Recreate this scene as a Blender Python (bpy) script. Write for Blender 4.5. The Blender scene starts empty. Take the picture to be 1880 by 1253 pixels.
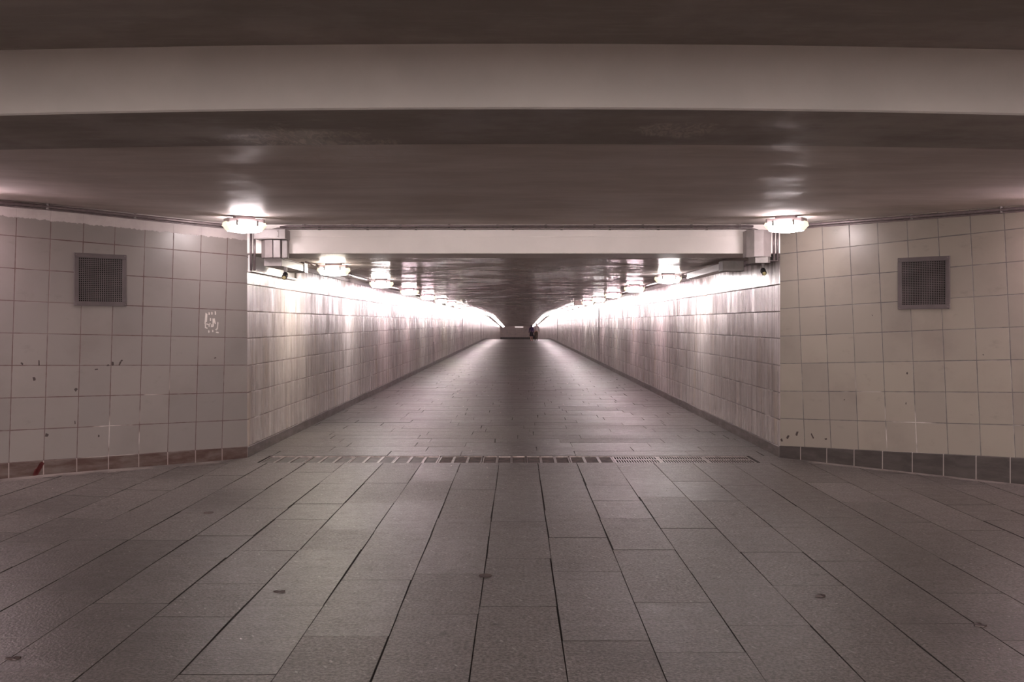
import bpy, bmesh, math, random
from mathutils import Vector, Matrix
random.seed(11)
SC = bpy.context.scene
COL = SC.collection
F = 1828.0; H = 1.73; VX = 952.0; VY = 593.0      # focal length in pixels, eye height, vanishing point
YC = 12.78                                        # tunnel mouth
XL, XR = -3.483, 3.357
ZC, ZT = 2.99, 2.64                               # hall ceiling, tunnel ceiling
YEND = 190.0
PI = math.pi

def drop(y):
    s = .0185; t = y - 95
    if t <= 0: return 0.0
    return s*t*t/40 if t < 20 else s*(t-10)
def sm(t):
    t = max(0., min(1., t)); return t*t*(3-2*t)
def lift(x, y):                                   # the hall's left flank lies a little higher
    return .06*sm((-x-3.45)/2.1)*sm((12.75-y)/.6)
def P(px, py, Y): return Vector(((px-VX)*Y/F, Y, H+(VY-py)*Y/F))

# ------------------------------------------------------------------ helpers
def tag(o, label=None, cat=None, group=None, kind=None):
    if label: o['label'] = label
    if cat: o['category'] = cat
    if group: o['group'] = group
    if kind: o['kind'] = kind
    return o
def link(name, me, mats, parent=None):
    o = bpy.data.objects.new(name, me); COL.objects.link(o)
    for m in (mats if isinstance(mats, (list, tuple)) else [mats]): me.materials.append(m)
    if parent: o.parent = parent
    return o
def obj(name, bm, mats, parent=None, smooth=False):
    bmesh.ops.recalc_face_normals(bm, faces=bm.faces) if not bm.get('keep') else None
    me = bpy.data.meshes.new(name)
    if smooth:
        for f in bm.faces: f.smooth = True
    bm.to_mesh(me); bm.free()
    return link(name, me, mats, parent)
class BM:
    """bmesh with simple adders"""
    def __init__(s): s.b = bmesh.new(); s.mi = 0
    def poly(s, pts, mi=None):
        f = s.b.faces.new([s.b.verts.new(p) for p in pts]); f.material_index = s.mi if mi is None else mi; return f
    def prism(s, poly, z0, z1, M=None, top=1.0, bev=0):
        n = len(poly)
        a = [s.b.verts.new((x, y, z0)) for x, y in poly]
        c = [s.b.verts.new((x*top, y*top, z1)) for x, y in poly]
        fs = [s.b.faces.new(a[::-1]), s.b.faces.new(c)]
        for i in range(n): fs.append(s.b.faces.new((a[i], a[(i+1) % n], c[(i+1) % n], c[i])))
        for f in fs: f.material_index = s.mi
        if bev: bmesh.ops.bevel(s.b, geom=list({e for f in fs for e in f.edges}), offset=bev, segments=1, affect='EDGES')
        if M: bmesh.ops.transform(s.b, matrix=M, verts=[v for v in a+c if v.is_valid])
    def box(s, x0, x1, y0, y1, z0, z1, bev=0, M=None):
        s.prism([(x0, y0), (x1, y0), (x1, y1), (x0, y1)], z0, z1, M, bev=bev)
    def tube(s, pts, r, n=8, r2=None):
        pts = [Vector(p) for p in pts]; rings = []
        for i, p in enumerate(pts):
            d = (pts[min(i+1, len(pts)-1)]-pts[max(i-1, 0)]).normalized()
            up = Vector((0, 0, 1)) if abs(d.z) < .9 else Vector((1, 0, 0))
            a = d.cross(up).normalized(); b = d.cross(a)
            rr = r if r2 is None else r+(r2-r)*i/(len(pts)-1)
            rings.append([s.b.verts.new(p+(a*math.cos(2*PI*k/n)+b*math.sin(2*PI*k/n))*rr) for k in range(n)])
        for A, B in zip(rings, rings[1:]):
            for k in range(n):
                f = s.b.faces.new((A[k], A[(k+1) % n], B[(k+1) % n], B[k])); f.smooth = True; f.material_index = s.mi
        s.b.faces.new(rings[0][::-1]); s.b.faces.new(rings[-1])
    def ball(s, c, rx, ry, rz, seg=14):
        M = Matrix.Translation(c) @ Matrix.Diagonal((rx, ry, rz, 1))
        r = bmesh.ops.create_uvsphere(s.b, u_segments=seg, v_segments=seg//2+2, radius=1, matrix=M)
        for v in r['verts']:
            for f in v.link_faces: f.smooth = True; f.material_index = s.mi
    def done(s, name, mats, parent=None): return obj_(name, s.b, mats, parent)
def obj_(name, b, mats, parent=None):
    bmesh.ops.recalc_face_normals(b, faces=b.faces)
    me = bpy.data.meshes.new(name); b.to_mesh(me); b.free()
    return link(name, me, mats, parent)
def empty(name, loc, label, cat, group=None, rz=0):
    o = bpy.data.objects.new(name, None); COL.objects.link(o)
    o.location = loc; o.rotation_euler = (0, 0, rz); o.empty_display_size = .1
    return tag(o, label, cat, group)
def dup(root, loc, rz, label, group=None):
    r = root.copy(); COL.objects.link(r); r.location = loc; r.rotation_euler = (0, 0, rz)
    r['label'] = label
    if group: r['group'] = group
    for ch in list(root.children):
        c = ch.copy(); COL.objects.link(c); c.parent = r
        for g in list(ch.children):
            d = g.copy(); COL.objects.link(d); d.parent = c
    return r

# ------------------------------------------------------------------ materials
class N:
    def __init__(s, name):
        s.m = bpy.data.materials.new(name); s.m.use_nodes = True
        s.t = s.m.node_tree; s.t.nodes.clear()
        s.out = s.t.nodes.new('ShaderNodeOutputMaterial')
        s.p = s.t.nodes.new('ShaderNodeBsdfPrincipled')
        s.t.links.new(s.p.outputs[0], s.out.inputs[0])
    def set(s, sock, v):
        if hasattr(v, 'is_output'): s.t.links.new(v, sock)
        elif isinstance(v, (tuple, list)) and sock.type == 'RGBA' and len(v) == 3: sock.default_value = (*v, 1)
        else: sock.default_value = v
    def P(s, **k):
        for a, v in k.items(): s.set(s.p.inputs[a.replace('_', ' ')], v)
    def math(s, op, a, b=0., c=0., clamp=False):
        n = s.t.nodes.new('ShaderNodeMath'); n.operation = op; n.use_clamp = clamp
        for i, v in enumerate((a, b, c)): s.set(n.inputs[i], v)
        return n.outputs[0]
    def vm(s, op, a, b=None):
        n = s.t.nodes.new('ShaderNodeVectorMath'); n.operation = op
        s.set(n.inputs[0], a)
        if b is not None: s.set(n.inputs[1], b)
        return n.outputs[0]
    def uv(s):
        n = s.t.nodes.new('ShaderNodeUVMap'); n.uv_map = 'UVMap'; return n.outputs[0]
    def pos(s): return s.t.nodes.new('ShaderNodeNewGeometry').outputs['Position']
    def nrm(s): return s.t.nodes.new('ShaderNodeNewGeometry').outputs['Normal']
    def sep(s, v):
        n = s.t.nodes.new('ShaderNodeSeparateXYZ'); s.set(n.inputs[0], v); return n.outputs
    def comb(s, x, y, z=0.):
        n = s.t.nodes.new('ShaderNodeCombineXYZ')
        for i, v in enumerate((x, y, z)): s.set(n.inputs[i], v)
        return n.outputs[0]
    def scale(s, v, sc): return s.vm('MULTIPLY', v, sc)
    def noise(s, v, scale=1., detail=4., rough=.55, dist=0.):
        n = s.t.nodes.new('ShaderNodeTexNoise'); s.set(n.inputs['Vector'], v)
        n.inputs['Scale'].default_value = scale; n.inputs['Detail'].default_value = detail
        n.inputs['Roughness'].default_value = rough; n.inputs['Distortion'].default_value = dist
        return n.outputs[0]
    def white(s, v):
        n = s.t.nodes.new('ShaderNodeTexWhiteNoise'); n.noise_dimensions = '3D'; s.set(n.inputs['Vector'], v)
        return n.outputs
    def vor(s, v, scale, feature='F1'):
        n = s.t.nodes.new('ShaderNodeTexVoronoi'); n.feature = feature; s.set(n.inputs['Vector'], v)
        n.inputs['Scale'].default_value = scale; return n.outputs
    def ramp(s, f, lo, hi, a=0., b=1.):
        n = s.t.nodes.new('ShaderNodeMapRange'); n.interpolation_type = 'SMOOTHSTEP'
        for i, v in enumerate((f, lo, hi, a, b)): s.set(n.inputs[i], v)
        return n.outputs[0]
    def mix(s, f, a, b, mode='MIX'):
        n = s.t.nodes.new('ShaderNodeMix'); n.data_type = 'RGBA'; n.blend_type = mode
        s.set(n.inputs[0], f); s.set(n.inputs[6], a); s.set(n.inputs[7], b); return n.outputs[2]
    def mixf(s, f, a, b):
        n = s.t.nodes.new('ShaderNodeMix'); s.set(n.inputs[0], f); s.set(n.inputs[2], a); s.set(n.inputs[3], b); return n.outputs[0]
    def bump(s, h, strength=.3, dist=.01, normal=None):
        n = s.t.nodes.new('ShaderNodeBump'); s.set(n.inputs['Height'], h)
        n.inputs['Strength'].default_value = strength; n.inputs['Distance'].default_value = dist
        if normal is not None: s.set(n.inputs['Normal'], normal)
        return n.outputs[0]
    def attr(s, name):
        n = s.t.nodes.new('ShaderNodeAttribute'); n.attribute_name = name; return n.outputs['Fac']

def plain(name, col, rough=.5, metal=0., var=.12, scale=8., spec=.5):
    n = N(name); f = n.noise(n.pos(), scale, 5)
    c = n.mix(n.ramp(f, .35, .65), tuple(x*(1-var) for x in col), tuple(min(1, x*(1+var)) for x in col))
    n.P(Base_Color=c, Roughness=rough, Metallic=metal, Specular_IOR_Level=spec)
    return n.m

def tile_mat(name, tw, th, tileA, tileB, grout_dark, grout_light, rough, top=None, bay=None,
             streak=.0, tilt=.03, dirt=(.25, .2, .17), light_amt=.5, plaster=(.55, .5, .49), gw=.0085, low_light=True):
    n = N(name); uv = n.uv(); u, v, _ = n.sep(uv)
    wob = n.math('MULTIPLY', n.math('SUBTRACT', n.noise(uv, 14, 3), .5), .006)
    U = n.math('ADD', n.math('DIVIDE', u, tw), 500.); V = n.math('ADD', n.math('DIVIDE', v, th), 500.)
    fu, fv = n.math('FRACT', U), n.math('FRACT', V)
    du = n.math('MULTIPLY', n.math('MINIMUM', fu, n.math('SUBTRACT', 1., fu)), tw)
    dv = n.math('MULTIPLY', n.math('MINIMUM', fv, n.math('SUBTRACT', 1., fv)), th)
    cell = n.comb(n.math('FLOOR', U), n.math('FLOOR', V), 1.)
    colc = n.comb(n.math('FLOOR', U), 3., 7.)
    w = n.white(cell); wc = n.white(colc)
    # joints: the width of every line varies along its run
    run = n.noise(uv, 2.3, 3)
    half = n.mixf(run, gw*.35, gw*.85)
    if bay:
        B = n.math('FRACT', n.math('ADD', n.math('DIVIDE', u, tw*bay), 500.))
        db = n.math('MULTIPLY', n.math('MINIMUM', B, n.math('SUBTRACT', 1., B)), tw*bay)
        du_thin = n.math('ADD', du, gw*.22)
        du = n.math('MINIMUM', du_thin, n.math('MULTIPLY', db, .55))
    d = n.math('ADD', n.math('MINIMUM', du, dv), wob)
    g = n.math('SUBTRACT', 1., n.ramp(n.math('DIVIDE', d, half), .55, 1.25))
    # tile colour
    base = n.mix(w[0], tileA, tileB)
    cloud = n.noise(uv, 1.1, 5, .6)
    if streak: cloud = n.noise(n.scale(uv, (1., .12, 1)), 1.1, 3, .5)
    base = n.mix(n.math('MULTIPLY', n.ramp(cloud, .45, .72), .35), base, dirt)
    grime = n.noise(n.scale(uv, (4., .13, 1) if streak else (1.2, 2.4, 1)), 2.2, 7, .7)
    base = n.mix(n.math('MULTIPLY', n.ramp(grime, .58, .74), .2 if streak else .4), base, dirt)
    if streak:
        st = n.noise(n.scale(uv, (5., .14, 1)), 1.6, 4, .6)
        st2 = n.noise(n.scale(uv, (1.4, .3, 1)), 1.3, 3, .55)
        base = n.mix(n.math('MULTIPLY', n.ramp(st, .5, .72), streak), base, (.27, .21, .19))
        base = n.mix(n.math('MULTIPLY', n.ramp(st2, .55, .72), streak*.8), base, (.62, .47, .28))
        base = n.mix(n.math('MULTIPLY', wc[0], streak*.3), base, (.36, .31, .31))
        Sx = n.math('ADD', n.math('MULTIPLY', u, 3.6), n.math('MULTIPLY', n.noise(n.comb(u, 1.), 1.7, 2), 5.))
        sid = n.math('FLOOR', Sx); fs = n.math('FRACT', Sx)
        ws = n.white(n.comb(sid, 11., 2.)); wr = n.white(n.comb(sid, n.math('FLOOR', V), 5.))
        base = n.mix(n.math('MULTIPLY', ws[0], streak*.5), base, (.35, .30, .275))
        base = n.mix(n.math('MULTIPLY', n.ramp(wr[0], .5, 1.), streak*.45), base, (.35, .30, .275))
        edge = n.math('SUBTRACT', 1., n.ramp(n.math('MINIMUM', fs, n.math('SUBTRACT', 1., fs)), .02, .07))
        base = n.mix(n.math('MULTIPLY', edge, n.math('MULTIPLY', wr[0], .55)), base, (.2, .15, .14))
        scrub = n.noise(n.scale(uv, (2.2, 1.3, 1)), 1.5, 6, .62, 1.5)      # half washed-off smears higher up
        base = n.mix(n.math('MULTIPLY', n.math('MULTIPLY', n.ramp(scrub, .53, .68), n.ramp(v, .9, 1.7)), .5), base, (.27, .22, .21))
    lightg = n.ramp(n.noise(uv, .9, 4, .6), .62-.25*light_amt, .70-.25*light_amt)
    if low_light: lightg = n.math('MULTIPLY', lightg, n.ramp(v, .5, 1.1, 1., .15))
    gc = n.mix(lightg, grout_dark, grout_light)
    colr = n.mix(n.math('MULTIPLY', g, n.mixf(run, .55, 1.)), base, gc)
    r = n.mixf(n.noise(n.scale(uv, (1.2, .08, 1)) if streak else uv, 5, 3), rough*.75, rough*1.35)
    r = n.mixf(g, r, .75)
    tv = n.scale(n.vm('SUBTRACT', wr[1] if streak else w[1], (.5, .5, .5)), (tilt, tilt, tilt*.5))
    nn = n.vm('NORMALIZE', n.vm('ADD', n.nrm(), tv))
    hgt = n.math('SUBTRACT', n.math('MULTIPLY', n.noise(n.scale(uv, (6., .12, 1)) if streak else uv, 2.0, 2), .5), n.math('MULTIPLY', g, .9))
    nb = n.bump(hgt, .35, .006, nn)
    if top is not None:
        e = n.math('ADD', v, n.math('MULTIPLY', n.math('SUBTRACT', n.noise(n.comb(u, 0.), 9., 5, .7), .5), .09))
        pm = n.ramp(e, top-.004, top+.004)
        pn = n.noise(uv, 3., 5, .65)
        pc = n.mix(n.ramp(pn, .4, .65), plaster, tuple(c*.86 for c in plaster))
        colr = n.mix(pm, colr, pc); r = n.mixf(pm, r, .55)
    n.P(Base_Color=colr, Roughness=r, Normal=nb, Specular_IOR_Level=.5)
    return n.m

def s_len(n, v):
    q = n.t.nodes.new('ShaderNodeVectorMath'); q.operation = 'LENGTH'; n.set(q.inputs[0], v); return q.outputs['Value']
def make_ceiling_mat(name, colA, colB, rough, wave, aniso=.6, spec=.35, dist=.012, patch=True):
    n = N(name); p = n.pos()
    f = n.noise(n.scale(p, (.5, 1.6, 1)), 1.4, 6, .6)
    c = n.mix(n.ramp(f, .38, .66), colA, colB)
    brush = n.noise(n.scale(p, (1., 6., 1)), 2.2, 5, .6, .6)
    c = n.mix(n.math('MULTIPLY', n.ramp(brush, .5, .75), .25), c, tuple(x*1.35 for x in colB))
    r = n.mixf(n.ramp(n.noise(p, .9, 5, .65), .4, .62), rough*.7, rough*1.35)
    h = n.noise(n.scale(p, (.35, wave, 1)), 1.0, 4, .55)
    h2 = n.noise(n.scale(p, (3., 5., 1)), 3.0, 3)
    nb = n.bump(n.math('ADD', h, n.math('MULTIPLY', h2, .12)), .5, dist)
    if patch:      # two scrubbed patches of newer paint
        for (px, py, rx, ry, k) in ((-1.45, 7.15, .75, 1.1, .55), (1.0, 6.4, .35, .3, .5)):
            d = n.vm('MULTIPLY', n.vm('SUBTRACT', p, (px, py, 3.)), (1/rx, 1/ry, 0.))
            ln = s_len(n, d)
            m = n.math('SUBTRACT', 1., n.ramp(n.math('ADD', ln, n.math('MULTIPLY', n.math('SUBTRACT', n.noise(p, 2.5, 5, .65), .5), 1.6)), .55, .95))
            sc = n.ramp(n.noise(n.scale(p, (5., 1.4, 1)), 2.6, 5, .65, 2.), .42, .62)
            c = n.mix(n.math('MULTIPLY', n.math('MULTIPLY', m, sc), k), c, (.62, .54, .48))
            r = n.mixf(n.math('MULTIPLY', m, .5), r, .35)
    n.P(Base_Color=c, Roughness=r, Normal=nb, Anisotropic=aniso, Tangent=n.comb(0., 1., 0.), Specular_IOR_Level=spec)
    return n.m

def make_floor_mat():
    n = N('granite_paving'); p = n.pos()
    rnd = n.attr('slab')
    c = n.mix(rnd, (.100, .089, .082), (.182, .162, .150))
    fine = n.noise(p, 48, 4, .75)
    c = n.mix(n.ramp(fine, .38, .62), n.mix(.7, c, (.04, .034, .031)), n.mix(.12, c, (.6, .55, .52)))
    px_, py_, _ = n.sep(p); ff = []
    for sh, sc in ((.5, 24), (-.9, 29), (2.6, 21)):
        q = n.comb(n.math('ADD', px_, n.math('MULTIPLY', py_, sh)), n.math('MULTIPLY', n.math('SUBTRACT', py_, n.math('MULTIPLY', px_, sh)), .3))
        fl = n.vor(q, sc)
        ff.append(n.math('MULTIPLY', n.math('SUBTRACT', 1., n.ramp(fl[0], .10, .22)), n.ramp(n.sep(fl[1])[0], .5, .95)))
    fa = n.math('MAXIMUM', ff[0], ff[1]); fb = ff[2]
    flk = n.math('MAXIMUM', fa, fb)
    c = n.mix(n.math('MULTIPLY', flk, .6), c, (.5, .455, .43))
    wear = n.noise(p, .55, 6, .62)
    c = n.mix(n.math('MULTIPLY', n.ramp(wear, .48, .72), .5), c, (.055, .046, .042))
    spots = n.noise(p, 5.5, 3, .5)
    c = n.mix(n.math('MULTIPLY', n.ramp(spots, .69, .73), .6), c, (.05, .04, .038))
    r = n.math('ADD', n.mixf(n.noise(p, 9, 4), .25, .5), n.math('MULTIPLY', rnd, .1))
    r = n.mixf(flk, r, .22)
    hgt = n.math('ADD', n.noise(p, 55, 3), n.math('MULTIPLY', n.noise(n.scale(p, (.6, 2.4, 1)), 1.6, 4), 2.0))
    n.P(Base_Color=c, Roughness=r, Normal=n.bump(hgt, .4, .009))
    return n.m

M = {}
M['tunnelL'] = tile_mat('cream_wall_tile_left', .3655, .348, (.8, .73, .70), (.72, .66, .63), (.13, .08, .075), (.7, .65, .63), .26,
                        top=2.44, bay=11, streak=.75, tilt=.06, gw=.014, light_amt=.25, plaster=(.42, .365, .355))
M['tunnelR'] = tile_mat('cream_wall_tile_right', .3705, .348, (.8, .73, .71), (.72, .65, .64), (.12, .09, .09), (.7, .65, .63), .26,
                        top=2.44, bay=11, streak=.7, tilt=.06, gw=.014, light_amt=.25, plaster=(.42, .36, .355))
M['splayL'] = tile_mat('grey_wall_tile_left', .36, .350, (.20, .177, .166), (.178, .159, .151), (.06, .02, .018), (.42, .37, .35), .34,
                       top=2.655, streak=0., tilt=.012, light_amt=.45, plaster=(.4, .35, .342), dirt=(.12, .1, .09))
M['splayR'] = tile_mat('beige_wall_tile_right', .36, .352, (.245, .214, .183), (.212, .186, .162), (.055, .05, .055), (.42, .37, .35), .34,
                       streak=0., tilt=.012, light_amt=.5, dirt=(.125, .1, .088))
M['endwall'] = tile_mat('far_wall_tile', .36, .35, (.55, .47, .42), (.5, .43, .4), (.15, .1, .1), (.6, .5, .5), .4, tilt=.01)
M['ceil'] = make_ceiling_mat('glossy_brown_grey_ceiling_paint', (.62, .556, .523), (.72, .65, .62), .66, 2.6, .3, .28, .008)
M['ceilD'] = make_ceiling_mat('darker_brown_grey_ceiling', (.27, .236, .217), (.325, .284, .263), .6, 2.6, .3, .28, .008)  # darker tone for the beam underside and the high ceiling
M['ceilT'] = make_ceiling_mat('glossy_tunnel_ceiling_paint', (.56, .50, .48), (.70, .63, .61), .31, 8., .55, .4, .045, False)
M['beam'] = plain('grey_beam_paint', (.245, .222, .212), .5, var=.05, scale=1.6)
M['beamT'] = plain('white_beam_paint', (.84, .78, .76), .45, var=.03, scale=1.6)
M['floor'] = make_floor_mat()
M['joint'] = plain('dark_mortar', (.05, .043, .04), .9)
M['mortar'] = plain('grey_mortar_strip', (.2, .175, .16), .7, var=.35, scale=3)
M['plasterwall'] = plain('plain_hall_wall', (.42, .37, .35), .6)
def bb(name, a, b, joint):
    n = N(name); uv = n.uv(); u, v, _ = n.sep(uv)
    f = n.math('FRACT', n.math('ADD', n.math('DIVIDE', u, .36), 500.))
    d = n.math('MULTIPLY', n.math('MINIMUM', f, n.math('SUBTRACT', 1., f)), .36)
    g = n.math('SUBTRACT', 1., n.ramp(d, .004, .007))
    c = n.mix(n.ramp(n.noise(n.scale(uv, (1, 4, 1)), 2.2, 5, .65), .38, .66), a, b)
    c = n.mix(n.math('MULTIPLY', g, .75), c, joint)
    n.P(Base_Color=c, Roughness=.5, Normal=n.bump(n.noise(uv, 12, 4), .2, .004)); return n.m
M['bbL'] = bb('red_brown_skirting', (.052, .026, .021), (.10, .078, .07), (.3, .26, .25))
M['bbR'] = bb('grey_brown_skirting', (.034, .028, .026), (.058, .049, .046), (.3, .27, .25))
M['bbT'] = bb('grey_tunnel_skirting', (.11, .087, .082), (.2, .168, .16), (.08, .07, .07))
M['steel'] = plain('grey_painted_steel', (.2, .18, .175), .42, .0)
M['steeldark'] = plain('dark_steel', (.14, .11, .115), .45, .3)
M['conduit'] = plain('mauve_grey_conduit', (.17, .135, .14), .35, .3, scale=20)
M['trunk'] = plain('pale_grey_trunking', (.27, .235, .235), .4, var=.08)
M['white'] = plain('white_enamel', (.8, .77, .77), .35, var=.03)
M['housing'] = plain('mauve_grey_lamp_housing', (.36, .29, .30), .4)
M['black'] = plain('black_plastic', (.015, .014, .015), .4)
M['ochre'] = plain('dull_yellow_lens', (.35, .3, .14), .25)
M['vent'] = plain('purple_grey_vent_paint', (.08, .065, .067), .45, scale=5)
M['vent_shade'] = plain('vent_shade_black', (.006, .005, .005), .9, spec=0.)
M['grate'] = plain('worn_grate_steel', (.25, .21, .2), .38, .5, var=.3, scale=15)
M['infill'] = plain('packed_brown_dirt', (.075, .05, .046), .7, var=.5, scale=9)
M['plate'] = plain('grey_blanking_plate', (.085, .075, .072), .55, var=.3, scale=9)
M['pit_shade'] = plain('drain_shade_black', (.006, .005, .005), .95, spec=0.)  # near-black colour stands in for the shade down in the drain
M['red'] = plain('dark_red_paint_smear', (.06, .006, .006), .4)
M['chalk'] = plain('white_scratched_paint', (.52, .47, .44), .7)
M['scuff'] = plain('dark_scuff', (.035, .022, .02), .6)
M['skin'] = plain('skin', (.55, .33, .26), .5)
M['shirt'] = plain('pale_grey_shirt', (.46, .42, .41), .8)
M['trouser'] = plain('khaki_brown_trousers', (.10, .075, .055), .8)
M['navy'] = plain('navy_purple_top', (.03, .014, .06), .8)
M['skirt'] = plain('black_skirt', (.012, .008, .014), .8)
M['hairg'] = plain('dark_grey_hair', (.13, .10, .10), .6)
M['hairb'] = plain('black_purple_hair', (.025, .014, .03), .5)
M['shoe'] = plain('black_shoe', (.015, .012, .012), .4)
M['pinkshoe'] = plain('pink_shoe', (.55, .2, .24), .5)
def emis(name, col, e):
    n = N(name)
    n.P(Base_Color=(.8, .8, .8), Roughness=.4, Emission_Color=col, Emission_Strength=e)
    return n.m
LAMP_E = 98.
M['glow'] = emis('lit_lamp_diffuser_dim', (1., .87, .88), 60.)
M['glow_white'] = emis('lit_lamp_diffuser_white', (1., .91, .90), LAMP_E)
M['glow_pink'] = emis('lit_lamp_diffuser_pink', (1., .76, .82), LAMP_E)
M['glow_cream'] = emis('lit_lamp_diffuser_cream', (1., .89, .76), LAMP_E)
M['glow_added_strip'] = emis('added_strip_lamp_glow', (1., .885, .85), 300.)
def tint(t, m):
    for c in t.children:
        if c.name.startswith('diffuser'): c.material_slots[0].link = 'OBJECT'; c.material_slots[0].material = M[m]
    return t
M['glowcap'] = emis('dim_cream_lamp_end', (1., .8, .52), 1.3)

# ------------------------------------------------------------------ the setting
def wall(name, pts, thick, zt, zb, mat, uvf, ztf=None):
    """front polyline pts (x, y); the solid lies on the side `thick` (dx, dy); uvf(s, z, y) -> uv"""
    b = bmesh.new(); uvl = b.loops.layers.uv.new('UVMap')
    s = 0; prev = None; cols = []
    for p in pts:
        if prev: s += math.dist(p, prev)
        prev = p
        dz = drop(p[1])
        cols.append((s, p, b.verts.new((p[0], p[1], zb-dz)), b.verts.new((p[0], p[1], zt-dz)),
                     b.verts.new((p[0]+thick[0], p[1]+thick[1], zb-dz)), b.verts.new((p[0]+thick[0], p[1]+thick[1], zt-dz))))
    for A, B in zip(cols, cols[1:]):
        f = b.faces.new((A[2], B[2], B[3], A[3]))
        for l, (c, z) in zip(f.loops, ((A, zb), (B, zb), (B, zt), (A, zt))): l[uvl].uv = uvf(c[0], z, c[1][1])
        b.faces.new((A[4], A[5], B[5], B[4])); b.faces.new((A[3], B[3], B[5], A[5])); b.faces.new((A[2], A[4], B[4], B[2]))
    a, z = cols[0], cols[-1]
    b.faces.new((a[2], a[3], a[5], a[4])); b.faces.new((z[2], z[4], z[5], z[3]))
    bmesh.ops.recalc_face_normals(b, faces=b.faces)
    me = bpy.data.meshes.new(name); b.to_mesh(me); b.free()
    return tag(link(name, me, mat), kind='structure')

DL = Vector((-2.07, -2.13)).normalized(); DR = Vector((2.05, -2.13)).normalized()
LL = 4.517/abs(DL.x); LR = 4.643/abs(DR.x)
def wl(s, off=0.): return Vector((XL+DL.x*s, YC+DL.y*s))+off*Vector((-DL.y, DL.x))*(1 if True else 1)
nL = Vector((-DL.y, DL.x)); nL = nL if nL.x > 0 else -nL      # normals into the hall
nR = Vector((-DR.y, DR.x)); nR = nR if nR.x < 0 else -nR
def onL(s, off=0.): return Vector((XL, YC))+DL*s+nL*off
def onR(s, off=0.): return Vector((XR, YC))+DR*s+nR*off
def s_at(px, side):
    c, d = ((XL, DL) if side < 0 else (XR, DR)); k = (px-VX)/F
    return (k*YC-c)/(d.x-k*d.y)
AL, AR = .0293, .0446
YS = [12.78, 14, 16, 20, 26, 34, 44, 56, 70, 85, 95, 99, 103, 107, 111, 115, 122, 130, 145, 165, 190]
cL = onL(LL); cR = onR(LR)
wall_left = wall('wall_left', [(XL, YC), tuple(cL)], (-nL.x*.05-.3, .35), 3.1, -.1, M['splayL'], lambda s, z, y: (s+AL*z, z-AL*s-.136))
wall_right = wall('wall_right', [(XR, YC), tuple(cR)], (.3, .35), 3.1, -.1, M['splayR'], lambda s, z, y: (s+AR*z, z-AR*s-.148))
wall('wall_tunnel_left', [(XL, y) for y in YS], (-.3, 0), 2.75, -.1, M['tunnelL'], lambda s, z, y: (y-14.18, z-.136))
wall('wall_tunnel_right', [(XR, y) for y in YS], (.3, 0), 2.75, -.1, M['tunnelR'], lambda s, z, y: (y-14.33, z-.136))
for nm in ('tunnelL', 'tunnelR'):
    pass
wall('wall_end', [(XL-.3, YEND), (XR+.3, YEND)], (0, .3), 2.8, -.1, M['endwall'], lambda s, z, y: (s, z))
for nm, x, y0, th in (('wall_side_left', cL.x, cL.y, -.3), ('wall_side_right', cR.x, cR.y, .3)):
    b = BM(); b.box(min(x, x+th), max(x, x+th), -14, y0, -.1, 3.5); tag(b.done(nm, M['plasterwall']), kind='structure')
b = BM(); b.box(cL.x-.3, cR.x+.3, -14.3, -14, -.1, 3.5); tag(b.done('wall_back', M['plasterwall']), kind='structure')

def baseboard(name, pts, thick, zt, mat, uoff=0.):
    """pts: (x, y, top height, floor height)"""
    b = bmesh.new(); uvl = b.loops.layers.uv.new('UVMap'); rows = []; s = 0; pv = None
    for (x, y, t, z0) in pts:
        if pv: s += math.dist((x, y), pv)
        pv = (x, y); dz = drop(y)
        q = [b.verts.new((x+a*thick[0], y+a*thick[1], z-dz)) for a, z in ((1, z0-.03), (1, t-.008), (.6, t), (-.2, t), (-.2, z0-.03))]
        rows.append((s, q, t))
    for (sa, A, ta), (sb, B, tb) in zip(rows, rows[1:]):
        for i in range(4):
            f = b.faces.new((A[i], B[i], B[i+1], A[i+1]))
            for l, (ss, zz) in zip(f.loops, ((sa, i), (sb, i), (sb, i+1), (sa, i+1))):
                l[uvl].uv = (ss+uoff, {0: 0, 1: ta, 2: ta+.01}.get(zz, ta+.02))
    b.faces.new(rows[0][1]); b.faces.new(rows[-1][1][::-1])
    bmesh.ops.recalc_face_normals(b, faces=b.faces)
    me = bpy.data.meshes.new(name); b.to_mesh(me); b.free()
    return tag(link(name, me, mat), kind='structure')
def sp(on, l, a, z0, n=12): return [(*on(l*i/n), z0+a*l*i/n, lift(*on(l*i/n))) for i in range(n+1)]
bbl = baseboard('baseboard_left', sp(onL, LL, AL, .136), nL*.012, 0, M['bbL'])
baseboard('baseboard_right', sp(onR, LR, AR, .15), nR*.012, 0, M['bbR'], .06)
baseboard('baseboard_tunnel_left', [(XL, y, .136, 0) for y in YS], Vector((.012, 0)), 0, M['bbT'])
baseboard('baseboard_tunnel_right', [(XR, y, .14, 0) for y in YS], Vector((-.012, 0)), 0, M['bbT'])
baseboard('baseboard_end', [(XL, YEND, .55, 0), (XR, YEND, .55, 0)], Vector((0, -.02)), 0, M['bbR'])

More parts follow.
